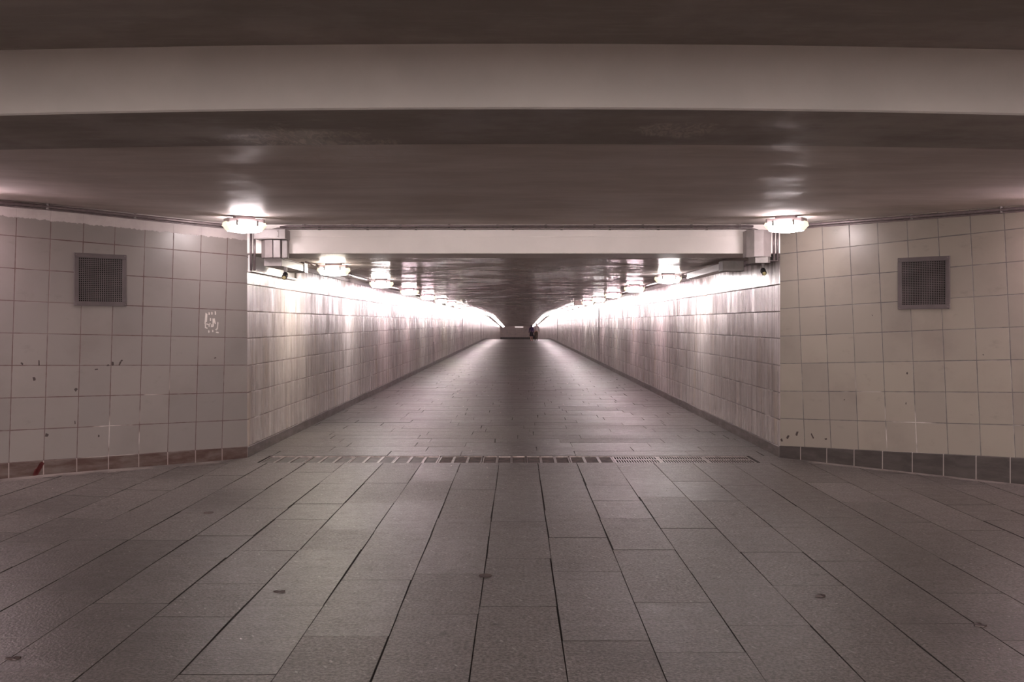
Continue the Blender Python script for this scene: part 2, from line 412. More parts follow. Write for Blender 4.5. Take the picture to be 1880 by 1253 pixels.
# ceiling over the hall: high part, then the lower part behind the beam
def camber(x, y): return -.0042*min(abs(x), 4.5)**2*(1-sm((y-5.8)/3.2)*1.0)
def sheet(b, ys, zf, x0, x1, nx):
    g = [[b.verts.new((x0+(x1-x0)*i/nx, y, zf(x0+(x1-x0)*i/nx, y))) for i in range(nx+1)] for y in ys]
    for r, q in zip(g, g[1:]):
        for i in range(nx): b.faces.new((r[i], q[i], q[i+1], r[i+1])).smooth = True
def up(x, y): return camber(x, y)
b = bmesh.new()
sheet(b, [-14.2, -5.01], lambda x, y: 2.722, -8.3, 8.3, 4)  # unseen ceiling behind, set low to keep lamp light off the high part
sheet(b, [-5, -3, 0, 2, 4, 5, 5.85], lambda x, y: 3.354+up(x, 5), -8.3, 8.3, 48)
sheet(b, [6.85, 7.5, 8, 8.5, 9, 9.5, 10, 10.5, 11, 11.5, 12, 12.4, 12.8], lambda x, y: ZC+up(x, y)+lift(x, y), -8.3, 8.3, 66)
for f in b.faces: f.normal_update(); 
for f in b.faces:
    if f.normal.z > 0: f.normal_flip()
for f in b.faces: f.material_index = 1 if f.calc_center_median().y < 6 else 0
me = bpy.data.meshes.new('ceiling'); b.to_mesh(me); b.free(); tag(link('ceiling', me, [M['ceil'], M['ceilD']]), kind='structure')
b = BM(); b.box(-8.3, 8.3, -5.3, -5, 2.72, 3.5); tag(b.done('beam_behind_added', M['beam']), kind='structure')  # unseen beam closing the step, added with the low ceiling behind
# the deep cross beam overhead: pale face, dark underside
b = bmesh.new(); nx = 48; R_ = []
for i in range(nx+1):
    x = -8.3+16.6*i/nx; c = camber(x, 5); c2 = camber(x, 6.92)
    R_.append([b.verts.new(p) for p in ((x, 5.79, 3.40+c), (x, 5.79, 2.985+c), (x, 5.80, 2.975+c), (x, 6.92, 2.972+c2), (x, 6.925, 3.1+c2))])
for A, B in zip(R_, R_[1:]):
    for k in range(4):
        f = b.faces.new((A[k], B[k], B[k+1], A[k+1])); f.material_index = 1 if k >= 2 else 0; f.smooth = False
bmesh.ops.recalc_face_normals(b, faces=b.faces)
me = bpy.data.meshes.new('beam'); b.to_mesh(me); b.free()
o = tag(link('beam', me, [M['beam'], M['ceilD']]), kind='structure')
# beam over the tunnel mouth
b = BM()
b.box(XL-.1, XR+.1, YC, 13.64, 2.618, 3.05, .004)
b.box(XL+.1, XR-.1, YC-.012, YC+.05, 2.618, 2.835, .003)
tag(b.done('beam_tunnel_mouth', [M['beamT']]), kind='structure')
b = bmesh.new()
sheet(b, [13.6]+YS[2:], lambda x, y: ZT-drop(y), XL-.2, XR+.2, 4)
for f in b.faces:
    f.normal_update()
    if f.normal.z > 0: f.normal_flip()
me = bpy.data.meshes.new('ceiling_tunnel'); b.to_mesh(me); b.free(); tag(link('ceiling_tunnel', me, M['ceilT']), kind='structure')

# floor: granite slabs with open joints over a mortar bed, one mesh
b = bmesh.new(); lay = b.faces.layers.float.new('slab')
def clip_quad(x0, x1, y0, y1, planes):
    j = lambda: random.choice((-.0028, -.002, -.001, 0, .001, .002, .007))
    k = lambda: random.choice((-.0025, -.0015, 0, .0008))
    poly = [Vector((x0+j(), y0+k())), Vector((x1-j(), y0+k())), Vector((x1-j(), y1-k())), Vector((x0+j(), y1-k()))]
    for (o_, nn) in planes:
        out = []
        for i, p in enumerate(poly):
            q = poly[(i+1) % len(poly)]; a, c = (p-o_).dot(nn), (q-o_).dot(nn)
            if a >= 0: out.append(p)
            if a*c < 0: out.append(p+(q-p)*(a/(a-c)))
        poly = out
        if len(poly) < 3: return []
    return poly
def slab(x0, x1, y0, y1, planes=()):
    poly = clip_quad(x0, x1, y0, y1, planes)
    if not poly: return
    dz = random.uniform(-.0012, .0012); tx, ty = random.uniform(-.0012, .0012), random.uniform(-.0012, .0012)
    cx, cy = (x0+x1)/2, (y0+y1)/2
    Z = lambda p: lift(p.x, p.y)-drop(p.y)+dz+(p.x-cx)*tx+(p.y-cy)*ty
    t = [b.verts.new((p.x, p.y, Z(p))) for p in poly]; d = [b.verts.new((p.x, p.y, Z(p)-.02)) for p in poly]
    k = random.random()
    f = b.faces.new(t); f[lay] = k; f.material_index = 0
    for i in range(len(t)):
        g = b.faces.new((t[i], d[i], d[(i+1) % len(t)], t[(i+1) % len(t)])); g[lay] = k; g.material_index = 1
WS = .477; G = .0035
planes = [(onL(0, .20), nL), (onR(0, .14), nR)]
known = {0: [3.2, 4.4, 6.07, 7.3, 8.64, 10.3, 11.75], 1: [4.2, 5.41, 6.92, 8.01, 9.18, 10.92], 2: [4.1, 5.22, 6.15, 7.58, 8.8, 9.67, 10.6]}
for c in range(-16, 17):
    xa, xb = (c-.5)*WS+G, (c+.5)*WS-G
    y = -1. + random.random(); cuts = [-14, -9, -6, -4]
    if c in known: cuts += [1.2, 2.2]+known[c]
    else:
        y = 1+random.random()*1.2
        while y < 11.6: cuts.append(y); y += random.choice((.75, .95, 1.2, 1.2, 1.5))
    cuts.append(12.30)
    for ya, yb in zip(cuts, cuts[1:]):
        n_ = 1 if abs(c) < 6 else max(1, int((yb-ya)/.4))      # side slabs follow the raised flank
        if c < -6 and n_ > 1 and yb > 6:
            k = random.getstate()
        slab(xa, xb, ya+G, yb-G, planes)
y = 12.93; row = 0
while y < 186:
    yb = y+WS; x = XL+.02-random.random()*1.1
    if y < 70:
        while x < XR-.02:
            xn = x+random.choice((.7, .95, 1.1, 1.3, 1.5)); slab(max(x+G, XL), min(xn-G, XR), y+G+.002, yb-G-.002); x = xn
        y = yb
    else:
        ys = y+5*WS; slab(XL, XR, y+G, min(ys, 186)-G); y = ys
slab(XL-.2, XL+.25, 12.25, 12.93); slab(2.99, XR+.25, 12.25, 12.93)
for (x0, x1, y0, y1) in ((-8.3, 8.3, -14.2, 12.3), (-8.3, -3.235, 12.3, 12.93), (2.975, 8.3, 12.3, 12.93), (-3.8, 3.7, 12.93, 95)):
    nxx = 40 if y1 < 13 else 1; nyy = 40 if y0 < 0 else 1
    gv = [[b.verts.new((x0+(x1-x0)*i/nxx, y0+(y1-y0)*j/nyy, -.008+lift(x0+(x1-x0)*i/nxx, y0+(y1-y0)*j/nyy))) for i in range(nxx+1)] for j in range(nyy+1)]
    for j in range(nyy):
        for i in range(nxx): b.faces.new((gv[j][i], gv[j][i+1], gv[j+1][i+1], gv[j+1][i])).material_index = 1
# mortar strips along the foot of the angled walls
for on, nn, wdt, l in ((onL, nL, .205, LL), (onR, nR, .145, LR)):
    pr = None
    for i in range(25):
        s = l*i/24; p, q = on(s, -.02), on(s, wdt)
        c = (b.verts.new((p.x, p.y, lift(*p)-.001)), b.verts.new((q.x, q.y, lift(*q)-.002)))
        if pr: b.faces.new((pr[0], c[0], c[1], pr[1])).material_index = 2
        pr = c
pr = None
for yy in YS[YS.index(95):]:
    c = (b.verts.new((-3.8, yy, -.01-drop(yy))), b.verts.new((3.7, yy, -.01-drop(yy))))
    if pr: b.faces.new((pr[0], pr[1], c[1], c[0])).material_index = 0
    pr = c
for f in b.faces:
    f.normal_update()
    if f.normal.z < -.5: f.normal_flip()
me = bpy.data.meshes.new('floor'); b.to_mesh(me); b.free()
tag(link('floor', me, [M['floor'], M['joint'], M['mortar']]), kind='structure')
# drain channel under the grates
b = BM(); b.box(-3.235, 2.975, 12.30, 12.93, -.2, -.17); b.box(-3.235, 2.975, 12.285, 12.30, -.2, -.02); b.box(-3.235, 2.975, 12.93, 12.945, -.2, -.02)
tag(b.done('trim_drain_channel', M['pit_shade']), kind='structure')
# open expansion joints in the tunnel walls
k = 0
for x, y, z0, z1, w in ((XL, 40.8, .0, .95, .13), (XL, 92., .0, 1.9, .35), (XR, 41.5, 0, 2.4, .09), (XL, 62., 0, 2.0, .1), (XR, 86., 0, 2.1, .25)):
    k += 1; b = BM(); s = 1 if x < 0 else -1
    b.box(min(x-.02*s, x+.016*s), max(x-.02*s, x+.016*s), y, y+w, z0, z1, .003)
    tag(b.done('trim_%d' % k, M['steeldark']), kind='structure')

# marks on the left wall: chipped white paint, red smears, dark scuffs (flat, 1 mm)
def wall_stroke(b, on, pts, w, off=.0015):
    V3 = []
    for (px, py) in pts:
        side = -1 if on is onL else 1
        s = s_at(px, side); q = on(s, off); V3.append(Vector((q.x, q.y, H+(VY-py)*q.y/F)))
    d2 = DL if on is onL else DR
    for A, B in zip(V3, V3[1:]):
        t = (B-A).normalized(); perp = Vector((d2.x*-t.z, d2.y*-t.z, t.x*d2.x+t.y*d2.y)).normalized()*w/2
        e = t*w*.3
        b.b.faces.new([b.b.verts.new(p) for p in (A-e*.3+perp*.5, A+e-perp*.1-perp, B-e-perp, B+e*.3-perp*.4, B-e*.2+perp)])
zx = lambda X, Y: (X/3.917, 340+Y/3.917)
b = BM()
for st in (((1480, 920), (1474, 1000)), ((1486, 925), (1484, 985)), ((1474, 985), (1478, 1030)), ((1480, 1000), (1500, 1004)), ((1478, 1028), (1492, 1030)),
           ((1502, 915), (1504, 934)), ((1522, 912), (1524, 932)), ((1546, 908), (1550, 934)), ((1512, 955), (1513, 978)), ((1502, 1000), (1504, 1020)),
           ((1504, 1000), (1514, 998)), ((1522, 1000), (1520, 1022)), ((1522, 1020), (1532, 1016)), ((1530, 960), (1533, 1018)), ((1538, 958), (1548, 1000)),
           ((1566, 985), (1562, 1035)), ((1556, 1030), (1566, 1036)), ((1500, 1045), (1502, 1062)), ((1528, 1042), (1530, 1058)), ((1548, 1040), (1560, 1042)), ((1552, 1060), (1572, 1062)), ((1534, 965), (1541, 990))):
    wall_stroke(b, onL, [zx(*p) for p in st], .017)
o = b.done('chipped_paint_marks', M['chalk'], wall_left); o['label'] = 'chipped white paint marks'
zy = lambda X, Y: (X/3.685, 560+Y/3.685)
b = BM()
for st in (((232, 1165), (250, 1110)), ((245, 1150), (275, 1080)), ((262, 1120), (284, 1066))):
    wall_stroke(b, onL, [zy(*p) for p in st], .05, .0145)
o = b.done('red_paint_smear', M['red'], bbl); o['label'] = 'dark red paint smear'
b = BM()
for st, w in ((((225, 490), (235, 512)), .03), (((508, 585), (518, 565)), .035), (((505, 785), (508, 808)), .012), (((315, 870), (316, 892)), .04),
              (((760, 385), (762, 412)), .03), (((806, 412), (816, 385), (828, 374)), .02), (((640, 440), (662, 436)), .015), (((140, 392), (155, 404)), .02),
              (((262, 375), (264, 412)), .015), (((1448, 362), (1462, 358)), .015), (((722, 412), (738, 408)), .02), (((666, 880), (668, 895)), .02)):
    wall_stroke(b, onL, [zy(*p) for p in st], w)
b.done('dark_scuffs', M['scuff'], wall_left)
b = BM()
zr = lambda X, Y: (1400+X/3.685, 560+Y/3.685)
for st, w in ((((980, 455), (978, 470)), .02), (((552, 640), (554, 646)), .02), (((128, 905), (132, 925)), .03), (((330, 870), (345, 905)), .02), (((240, 858), (228, 885)), .03),
              (((180, 885), (165, 905)), .03), (((420, 908), (436, 908)), .02), (((745, 70), (742, 72)), .02), (((1495, 335), (1492, 340)), .02), (((972, 660), (970, 674)), .012)):
    wall_stroke(b, onR, [zr(*p) for p in st], w)
b.done('dark_scuffs', M['scuff'], wall_right)

# ------------------------------------------------------------------ lamps
ORD = ['first', 'second', 'third', 'fourth', 'fifth', 'sixth', 'seventh', 'eighth', 'ninth', 'tenth', 'eleventh', 'twelfth']
def octo(w, d, c): return [(-w, -d+c), (-w+c, -d), (w-c, -d), (w, -d+c), (w, d-c), (w-c, d), (-w+c, d), (-w, d-c)]
def make_lamp(loc, rz, label, group):
    t = empty('ceiling_lamp', loc, label, 'lamp', group, rz)
    b = BM(); b.prism(octo(.222, .105, .02), -.075, -.03, bev=.004); b.done('housing', M['housing'], t)
    b = BM(); b.prism(octo(.12, .06, .01), -.031, 0.); b.done('mount', M['housing'], t)
    def loft(x0, x1, flip, mat, name):
        b = bmesh.new(); rings = []
        secs = [x0+(x1-x0)*i/2 for i in range(3)]
        for x in secs:
            e = max(0., (abs(x)-.15)/.085)            # the ends slope in
            zb = -.192+.07*e**1.5; dd = .138-.02*e; db = .085-.02*e
            rings.append([b.verts.new((x, y, z)) for y, z in ((-dd+.055, -.07), (-dd, -.11), (-db, zb), (db, zb), (dd, -.11), (dd-.055, -.07))])
        for A, B in zip(rings, rings[1:]):
            for k in range(5): b.faces.new((A[k], A[k+1], B[k+1], B[k]))
            b.faces.new((A[5], A[0], B[0], B[5]))
        b.faces.new(rings[0]); b.faces.new(rings[-1])
        return obj_(name, b, mat, t)
    loft(-.185, .185, 0, M['glow'], 'diffuser')
    loft(-.235, -.1855, 0, M['glowcap'], 'end_cap'); loft(.1855, .235, 0, M['glowcap'], 'end_cap')
    for sx in (-.12, .12):
        b = BM(); b.box(sx-.012, sx+.012, -.145, -.08, -.118, -.055, .002); b.done('clip', M['steel'], t)
    return t
lamp0 = make_lamp((-3.25, 11.8, ZC-.002), math.radians(30), 'lit ceiling lamp at the left corner of the tunnel mouth, above the tiled wall', 'lamps at the tunnel mouth')
lamp1 = dup(lamp0, (3.16, 11.75, ZC-.002), math.radians(-30), 'lit ceiling lamp at the right corner of the tunnel mouth, above the beige tiles', 'lamps at the tunnel mouth')
tint(dup(lamp0, (-5.72, 9.98, ZC+.02), math.radians(46), 'lit ceiling lamp over the left tiled wall outside the frame'), 'glow_pink')
tint(dup(lamp0, (5.62, 9.9, ZC-.01), math.radians(-46), 'lit ceiling lamp over the right tiled wall outside the frame'), 'glow_pink')
k = 0
for y in (-8.6, -11.4):  # two unseen rows of strip lamps, added to light beams and walls frontally
    for i in range(7):
        t = empty('strip_lamp', (-6.3+2.1*i, y, 2.7215), 'long unseen strip lamp added under the low ceiling of the hall behind the viewer', 'lamp', 'added strip lamps in the hall behind')
        b = BM(); b.box(-.78, .78, -.1, .1, -.05, 0, .004); b.done('housing', M['housing'], t)
        b = BM(); b.prism([(-.75, -.12), (.75, -.12), (.75, .12), (-.75, .12)], -.19, -.052); b.done('diffuser', M['glow_added_strip'], t)
for side, x0, y0 in (('left', -2.83, 15.25), ('right', 2.74, 18.25)):
    k = 0; y = y0
    while y < 187:
        if k < 10: lb = '%s lit ceiling lamp from the tunnel mouth in the %s row along the tunnel' % (ORD[k], side)
        else: lb = 'tiny lit ceiling lamp deep in the tunnel, past the tenth of the %s row' % side
        t = dup(lamp0, (x0, y, ZT-drop(y)-.001), 0, lb, 'ceiling lamps along the %s tunnel wall' % side)
        tint(t, (('cream', 'white', 'pink', 'pink', 'white', 'pink') if side == 'left' else ('white', 'pink', 'pink', 'white', 'pink', 'white'))[k % 6].join(('glow_', '')))
        k += 1; y += 5.3
t = empty('strip_lamp', (.1, 189.9, .86), 'thin lit strip lamp across the far end wall of the tunnel', 'lamp')
b = BM(); b.box(-.85, .85, .02, .1, 0, .1); b.done('housing', M['housing'], t)
b = BM(); b.box(-.8, .8, -.06, .019, .01, .09); b.done('diffuser', emis('dim_strip_diffuser', (1., .85, .85), 1.6), t)

# ------------------------------------------------------------------ conduits
def conduit(label, pts, r, clips=(), group=None, mat='conduit', n=8):
    o = empty('conduit', pts[0], label, 'pipe', group); p0 = Vector(pts[0])
    b = BM(); b.tube([Vector(p)-p0 for p in pts], r, n); b.done('pipe', M[mat], o)
    for c in clips:
        c = Vector(c)-p0; b = BM(); b.box(c.x-.014, c.x+.014, c.y-.014, c.y+.014, c.z-r*1.5, c.z+r*2.2, .002); b.done('clip', M['steel'], o)
    return o
def wallpipe(on, l0, l1, off, z): return [(*on(l0+(l1-l0)*i/24, off), z+lift(*on(l0+(l1-l0)*i/24, off))+camber(on(l0+(l1-l0)*i/24, off).x, on(l0+(l1-l0)*i/24, off).y)) for i in range(25)]
pl = wallpipe(onL, .25, 6.2, .03, 2.955)
conduit('thicker mauve conduit along the top of the left tiled wall', pl, .02, [pl[i] for i in (5, 9, 13)])
conduit('thin conduit just below the thicker one on the left tiled wall', wallpipe(onL, .25, 6.2, .02, 2.925), .009)
pr_ = wallpipe(onR, .25, 6.2, .03, 2.955)
conduit('thicker mauve conduit along the top of the right tiled wall', pr_, .02, [pr_[i] for i in (6, 10, 14)])
conduit('thin conduit just below the thicker one on the right tiled wall', wallpipe(onR, .25, 6.2, .02, 2.925), .009)
xs = [-2.75+.62*i for i in range(10)]
conduit('upper conduit running across the top of the tunnel mouth beam', [(-3.05, 12.74, 2.955), (-2.95, 12.72, 2.966), (3.0, 12.72, 2.966)], .013, [(x, 12.735, 2.966) for x in xs])
conduit('lower conduit running across the top of the tunnel mouth beam', [(-3.2, 12.70, 2.90), (-3.08, 12.72, 2.935), (-2.98, 12.73, 2.937), (2.98, 12.73, 2.937), (3.08, 12.70, 2.90)], .013, [(x+.2, 12.745, 2.937) for x in xs[:-1]])
for x, lb in ((-3.43, 'upright conduit at the left corner of the tunnel mouth, outer of two'), (-3.385, 'upright conduit at the left corner of the tunnel mouth, inner of two'),
              (3.275, 'upright conduit at the right corner of the tunnel mouth, inner of two'), (3.32, 'upright conduit at the right corner of the tunnel mouth, outer of two')):
    zb = 2.40 if x < 0 else 2.53
    conduit(lb, [(x, 12.763, zb), (x, 12.763, 2.985)], .016, [(x, 12.766, 2.7)])
for sd, x, y0 in (('left', -3.1, 14.5), ('right', 3.02, 17.2)):
    pts = [(x, y, ZT-.03-drop(y)) for y in [y0]+[q for q in YS if q > y0]]
    conduit('long conduit under the tunnel ceiling linking the %s row of lamps' % sd, pts, .016, [(x, y0+1.3+2.65*i, ZT-.03) for i in range(18)])
    conduit('thin long cable conduit nearest the %s tunnel wall under the ceiling' % sd, [(p[0]+(-.06 if x < 0 else .06), p[1], p[2]) for p in pts], .009)

# ------------------------------------------------------------------ boxes and trunking at the tunnel mouth
# left
o = empty('junction_box', (-3.13, 12.62, 2.785), 'pale metal junction box under the conduits at the left end of the beam', 'box')
b = BM(); b.box(-.2, .2, -.11, .15, 0, .125, .006); b.done('body', M['trunk'], o)
b = BM(); b.box(-.19, .12, -.116, -.1105, .012, .113, .003); b.done('cover', M['trunk'], o)
for dz in (.03, .095):
    b = BM(); b.ball((.105, -.117, dz), .006, .004, .006, 8); b.done('screw', M['steeldark'], o)
o = empty('cable_trunking', (-3.11, 12.70, 2.555), 'upright pale cable trunking below the left junction box', 'trunking')
b = BM(); b.prism([(-.17, -.0), (-.10, -.10), (.0, -.12), (.0, .075), (-.17, .075)], 0, .225, bev=.003); b.done('angled_duct', M['trunk'], o)
b = BM(); b.box(.004, .095, -.10, .066, .0, .225, .004); b.done('straight_duct', M['trunk'], o)
b = BM(); b.box(.1, .17, -.05, .066, .0, .225, .004); b.done('straight_duct', M['trunk'], o)
o = empty('cable_trunking', (-3.14, 12.75, 2.455), 'short pale trunking running into the tunnel at the upper left', 'trunking')
b = BM(); b.box(-.12, .11, 0, 1.35, 0, .095, .004); b.done('duct', M['trunk'], o)
b = BM(); b.box(-.13, .12, 1.30, 1.52, -.012, .125, .004); b.done('end_box', M['steel'], o)
b = BM(); b.box(-.125, .115, .02, 1.3, .0955, .105, .002); b.done('lid', M['white'], o)
o = empty('ledge_frame', (XL+.002, 12.80, 2.385), 'white framed ledge on top of the left tunnel wall beside the mouth', 'ledge')
b = BM(); b.box(0, .06, 0, 2.65, 0, .03, .003); b.done('sill', M['white'], o)
b = BM(); b.box(0, .05, 2.59, 2.65, .03, .22, .003); b.done('post', M['steel'], o)
b = BM(); b.box(0, .02, .02, 2.58, .03, .22, .002); b.done('back_panel', M['white'], o)
def fitting(loc, label, col):
    o = empty('spotlight', loc, label, 'spotlight')
    b = BM(); b.box(-.02, .02, -.012, .012, -.07, 0, .002); b.done('bracket', M['steel'], o)
    b = BM(); b.ball((0, 0, -.105), .035, .045, .042); b.tube([(0, -.02, -.11), (0, -.07, -.14)], .03, 10, .034); b.done('head', M['black'], o)
    b = BM(); b.ball((0, -.072, -.141), .026, .012, .026); b.done('lens', M[col], o)
    return o
fitting((-3.02, 12.90, 2.454), 'small black spotlight hanging under the left trunking', 'ochre')
# right
o = empty('cable_trunking', (3.03, 12.60, 2.56), 'upright grey angled cable trunking at the right end of the beam', 'trunking')
b = BM(); b.prism([(-.15, -.02), (-.07, -.09), (.04, -.12), (.16, -.03), (.16, .18), (-.15, .18)], 0, .34, bev=.004); b.done('duct', M['trunk'], o)
b = BM(); b.prism([(-.153, -.03), (-.07, -.1), (-.066, -.085), (-.145, -.015)], -.004, .345); b.done('edge_strip', M['steel'], o)
b = BM(); b.prism([(-.05, -.07), (.1, -.1), (.15, -.02), (.05, .15), (-.1, .1)], -.075, -.001, top=1.); b.done('elbow', M['steel'], o)
o = empty('cable_trunking', (2.99, 13.95, 2.475), 'pale trunking running along the upper right tunnel wall to the first lamp', 'trunking')
b = BM(); b.box(-.13, .17, 0, .28, -.02, .125, .005); b.done('end_box', M['steel'], o)
b = BM(); b.box(-.09, .09, .29, 3.2, .01, .11, .004); b.done('duct', M['white'], o)
o = empty('wall_bracket', (3.245, 12.86, 2.525), 'short dark angle bracket on the right wall below the trunking', 'bracket')
b = BM(); b.box(-.11, .11, 0, .9, 0, .014, .002); b.done('shelf', M['steeldark'], o)
b = BM(); b.box(.092, .108, 0, .9, .014, .09, .002); b.done('upright', M['steel'], o)
fitting((3.24, 13.2, 2.524), 'small dark spotlight hanging from the bracket on the right wall', 'ochre')
# box hanging from the tunnel ceiling
o = empty('loudspeaker_box', (2.44, 40.4, ZT-.001), 'brown grey box hanging from the tunnel ceiling beside the right lamps', 'box')
b = BM(); b.box(-.19, .19, -.1, .1, -.21, -.01, .008); b.done('body', plain('brown_grey_box', (.16, .13, .115), .6), o)
b = BM(); b.box(-.06, .06, -.04, .04, -.012, 0, .002); b.done('mount', M['steeldark'], o)

# ------------------------------------------------------------------ wall vents
def vent(px0, px1, py0, py1, side, label, nh, fr):
    on, d, nn = (onL, DL, nL) if side < 0 else (onR, DR, nR)
    s0, s1 = sorted((s_at(px0, side), s_at(px1, side))); sc = (s0+s1)/2; c = on(sc, .001)
    w = (s1-s0); zc = H+(VY-(py0+py1)/2)*c.y/F; h = (py1-py0)*c.y/F
    rz = math.atan2(d.y, d.x) if side > 0 else math.atan2(-d.y, -d.x)
    o = empty('wall_vent', (c.x, c.y, zc), label, 'vent', 'wall vents', rz)      # local x right along the wall, -y towards the hall
    a, e = w/2, h/2
    b = BM()
    for q in ((-a, a, -e, -e+fr), (-a, a, e-fr, e), (-a, -a+fr, -e+fr, e-fr), (a-fr, a, -e+fr, e-fr)):
        b.box(q[0], q[1], -.022, 0, q[2], q[3], .003)
    b.done('frame', M['vent'], o)
    b = BM(); iw, ih = a-fr, e-fr; st = 2*iw/nh; bw = st*.36; nv = int(round(2*ih/st)); sv = 2*ih/nv
    for i in range(nh+1):
        x = -iw+i*st; b.box(max(-iw, x-bw/2), min(iw, x+bw/2), -.013, -.009, -ih, ih)
    for i in range(nv+1):
        z = -ih+i*sv; b.box(-iw, iw, -.0135, -.0085, max(-ih, z-bw/2), min(ih, z+bw/2))
    b.done('perforated_plate', M['vent'], o)
    b = BM(); b.box(-iw, iw, -.003, -.001, -ih, ih); b.done('shade_backing', M['vent_shade'], o)  # black sheet behind the holes stands in for shade inside the duct
    for sx in (-1, 1):
        for sz in (-1, 1):
            b = BM(); b.ball((sx*(a-fr*.4), -.0225, sz*(e-fr*.4)), .008, .004, .008, 8); b.done('screw', M['steeldark'], o)
vent(135, 231, 466.5, 562.5, -1, 'square grey perforated vent in the left tiled wall', 23, .05)
vent(1649.5, 1745, 472, 568, 1, 'square grey perforated vent in the right beige tiled wall', 25, .05)

# ------------------------------------------------------------------ drain grates across the floor
GY0, GY1 = 12.315, 12.915
def panel_cells(x0, x1, label, mat, cells):
    o = empty('drain_grate', ((x0+x1)/2, (GY0+GY1)/2, -.016), label, 'grate', 'drain grates across the floor')
    w = (x1-x0)/2-.004; d = (GY1-GY0)/2; b = BM(); fr = .012
    b.box(-w, w, -d, -d+fr, -.03, .012); b.box(-w, w, d-fr, d, -.03, .012); st = 2*w/cells
    for i in range(cells+1):
        x = -w+i*st; b.box(max(-w, x-.016), min(w, x+.016), -d+fr, d-fr, -.03, .012)
    b.done('frame', M['grate'], o)
    for i in range(cells):
        b = BM(); b.box(-w+i*st+.017, -w+(i+1)*st-.017, -d+fr+.001, d-fr-.001, -.03, .004+random.uniform(-.004, .003), .002); b.done('infill', M[mat], o)
X0, X1, X2 = -3.215, 1.20, 2.96
pw = (X1-X0)/8
for i in range(8):
    mat = 'plate' if i < 4 else 'infill'
    kind = 'grey blanked' if i < 4 else 'brown dirt filled'
    panel_cells(X0+i*pw, X0+(i+1)*pw, '%s drain grate panel, %s from the left in the floor channel' % (kind, ORD[i]), mat, 3)
pw = (X2-X1)/3
for i in range(3):
    x0, x1 = X1+i*pw, X1+(i+1)*pw
    o = empty('drain_grate', ((x0+x1)/2, (GY0+GY1)/2, -.016), 'slotted open steel drain grate, %s' % ('beside the dirt filled panels', 'in the middle of the three slotted ones', 'at the right end of the channel')[i], 'grate', 'drain grates across the floor')
    w = (x1-x0)/2-.003; d = (GY1-GY0)/2; b = BM()
    b.box(-w, w, -d, -d+.03, -.03, .012); b.box(-w, w, d-.03, d, -.03, .012); b.box(-w, w, -.03, .03, -.03, .0115)
    b.box(-w, -w+.02, -d+.03, d-.03, -.03, .012); b.box(w-.02, w, -d+.03, d-.03, -.03, .012)
    b.done('frame', M['grate'], o)
    b = BM(); b.box(-w+.021, w-.021, -d+.031, d-.031, -.03, .006); b.done('infill', M['pit_shade'], o)  # black fill just below the bars paints the shade inside the slots
    b = BM(); nb = 17; st = (2*w-.04)/nb
    for k in range(nb+1):
        x = -w+.02+k*st; b.box(x-st*.2, x+st*.2, -d+.03, d-.03, -.028, .0105)
    b.done('bars', M['grate'], o)

# ------------------------------------------------------------------ small things on the floor
for (px, py, r, lb) in ((383, 942, .045, 'small round dark cap in the paving on the left, before the tiled wall'), (891, 1058, .046, 'small round brown cap in the paving near the middle foreground')):
    Y = F*H/(py-VY); x = (px-VX)*Y/F
    b = BM(); b.prism([(r*math.cos(2*PI*i/20), r*math.sin(2*PI*i/20)) for i in range(20)], 0, .004, bev=.0015)
    o = b.done('floor_cap', M['infill']); o.location = (x, Y, .001+lift(x, Y)); tag(o, lb, 'cap')
def scrap(px, py, r, lb):
    Y = F*H/(py-VY); x = (px-VX)*Y/F; b = BM(); n = 9
    pts = [(r*random.uniform(.5, 1.2)*math.cos(2*PI*i/n), r*.6*random.uniform(.5, 1.2)*math.sin(2*PI*i/n)) for i in range(n)]
    v = [b.b.verts.new((p[0], p[1], .002+random.random()*.012)) for p in pts]; c = b.b.verts.new((0, 0, .006)); dn = [b.b.verts.new((p[0], p[1], .0)) for p in pts]
    for i in range(n):
        b.b.faces.new((c, v[i], v[(i+1) % n])); b.b.faces.new((v[i], dn[i], dn[(i+1) % n], v[(i+1) % n]))
    b.b.faces.new(dn[::-1])
    o = b.done('litter_scrap', M['scuff']); o.location = (x, Y, .001+lift(x, Y)); tag(o, lb, 'litter')
scrap(512, 1088, .035, 'small dark scrap of litter on the left foreground paving')
scrap(24, 1211, .04, 'small dark scrap of litter at the lower left corner of the paving')
scrap(1508, 1096, .035, 'small dark scrap of litter on the right foreground paving')
scrap(1800, 1150, .045, 'small dark scrap of litter at the far lower right of the paving')

# ------------------------------------------------------------------ people
def skin(name, joints, edges, mat, parent, root=0, sub=2):
    """joints: list of (x, y, z, rx, ry); edges: index pairs"""
    me = bpy.data.meshes.new(name); me.from_pydata([j[:3] for j in joints], edges, [])
    o = bpy.data.objects.new(name, me); COL.objects.link(o)
    o.modifiers.new('skin', 'SKIN').use_smooth_shade = True
    if not me.skin_vertices:
        bpy.context.view_layer.objects.active = o
    sv = me.skin_vertices[0].data
    for i, j in enumerate(joints):
        sv[i].radius = (j[3], j[4] if len(j) > 4 else j[3]); sv[i].use_root = (i == root)
    m = o.modifiers.new('sub', 'SUBSURF'); m.levels = sub; m.render_levels = sub
    dg = bpy.context.evaluated_depsgraph_get(); dg.update()
    m2 = bpy.data.meshes.new_from_object(o.evaluated_get(dg)); bpy.data.objects.remove(o)
    return link(name, m2, mat, parent)
def chain(n0, n): return [(n0+i, n0+i+1) for i in range(n-1)]
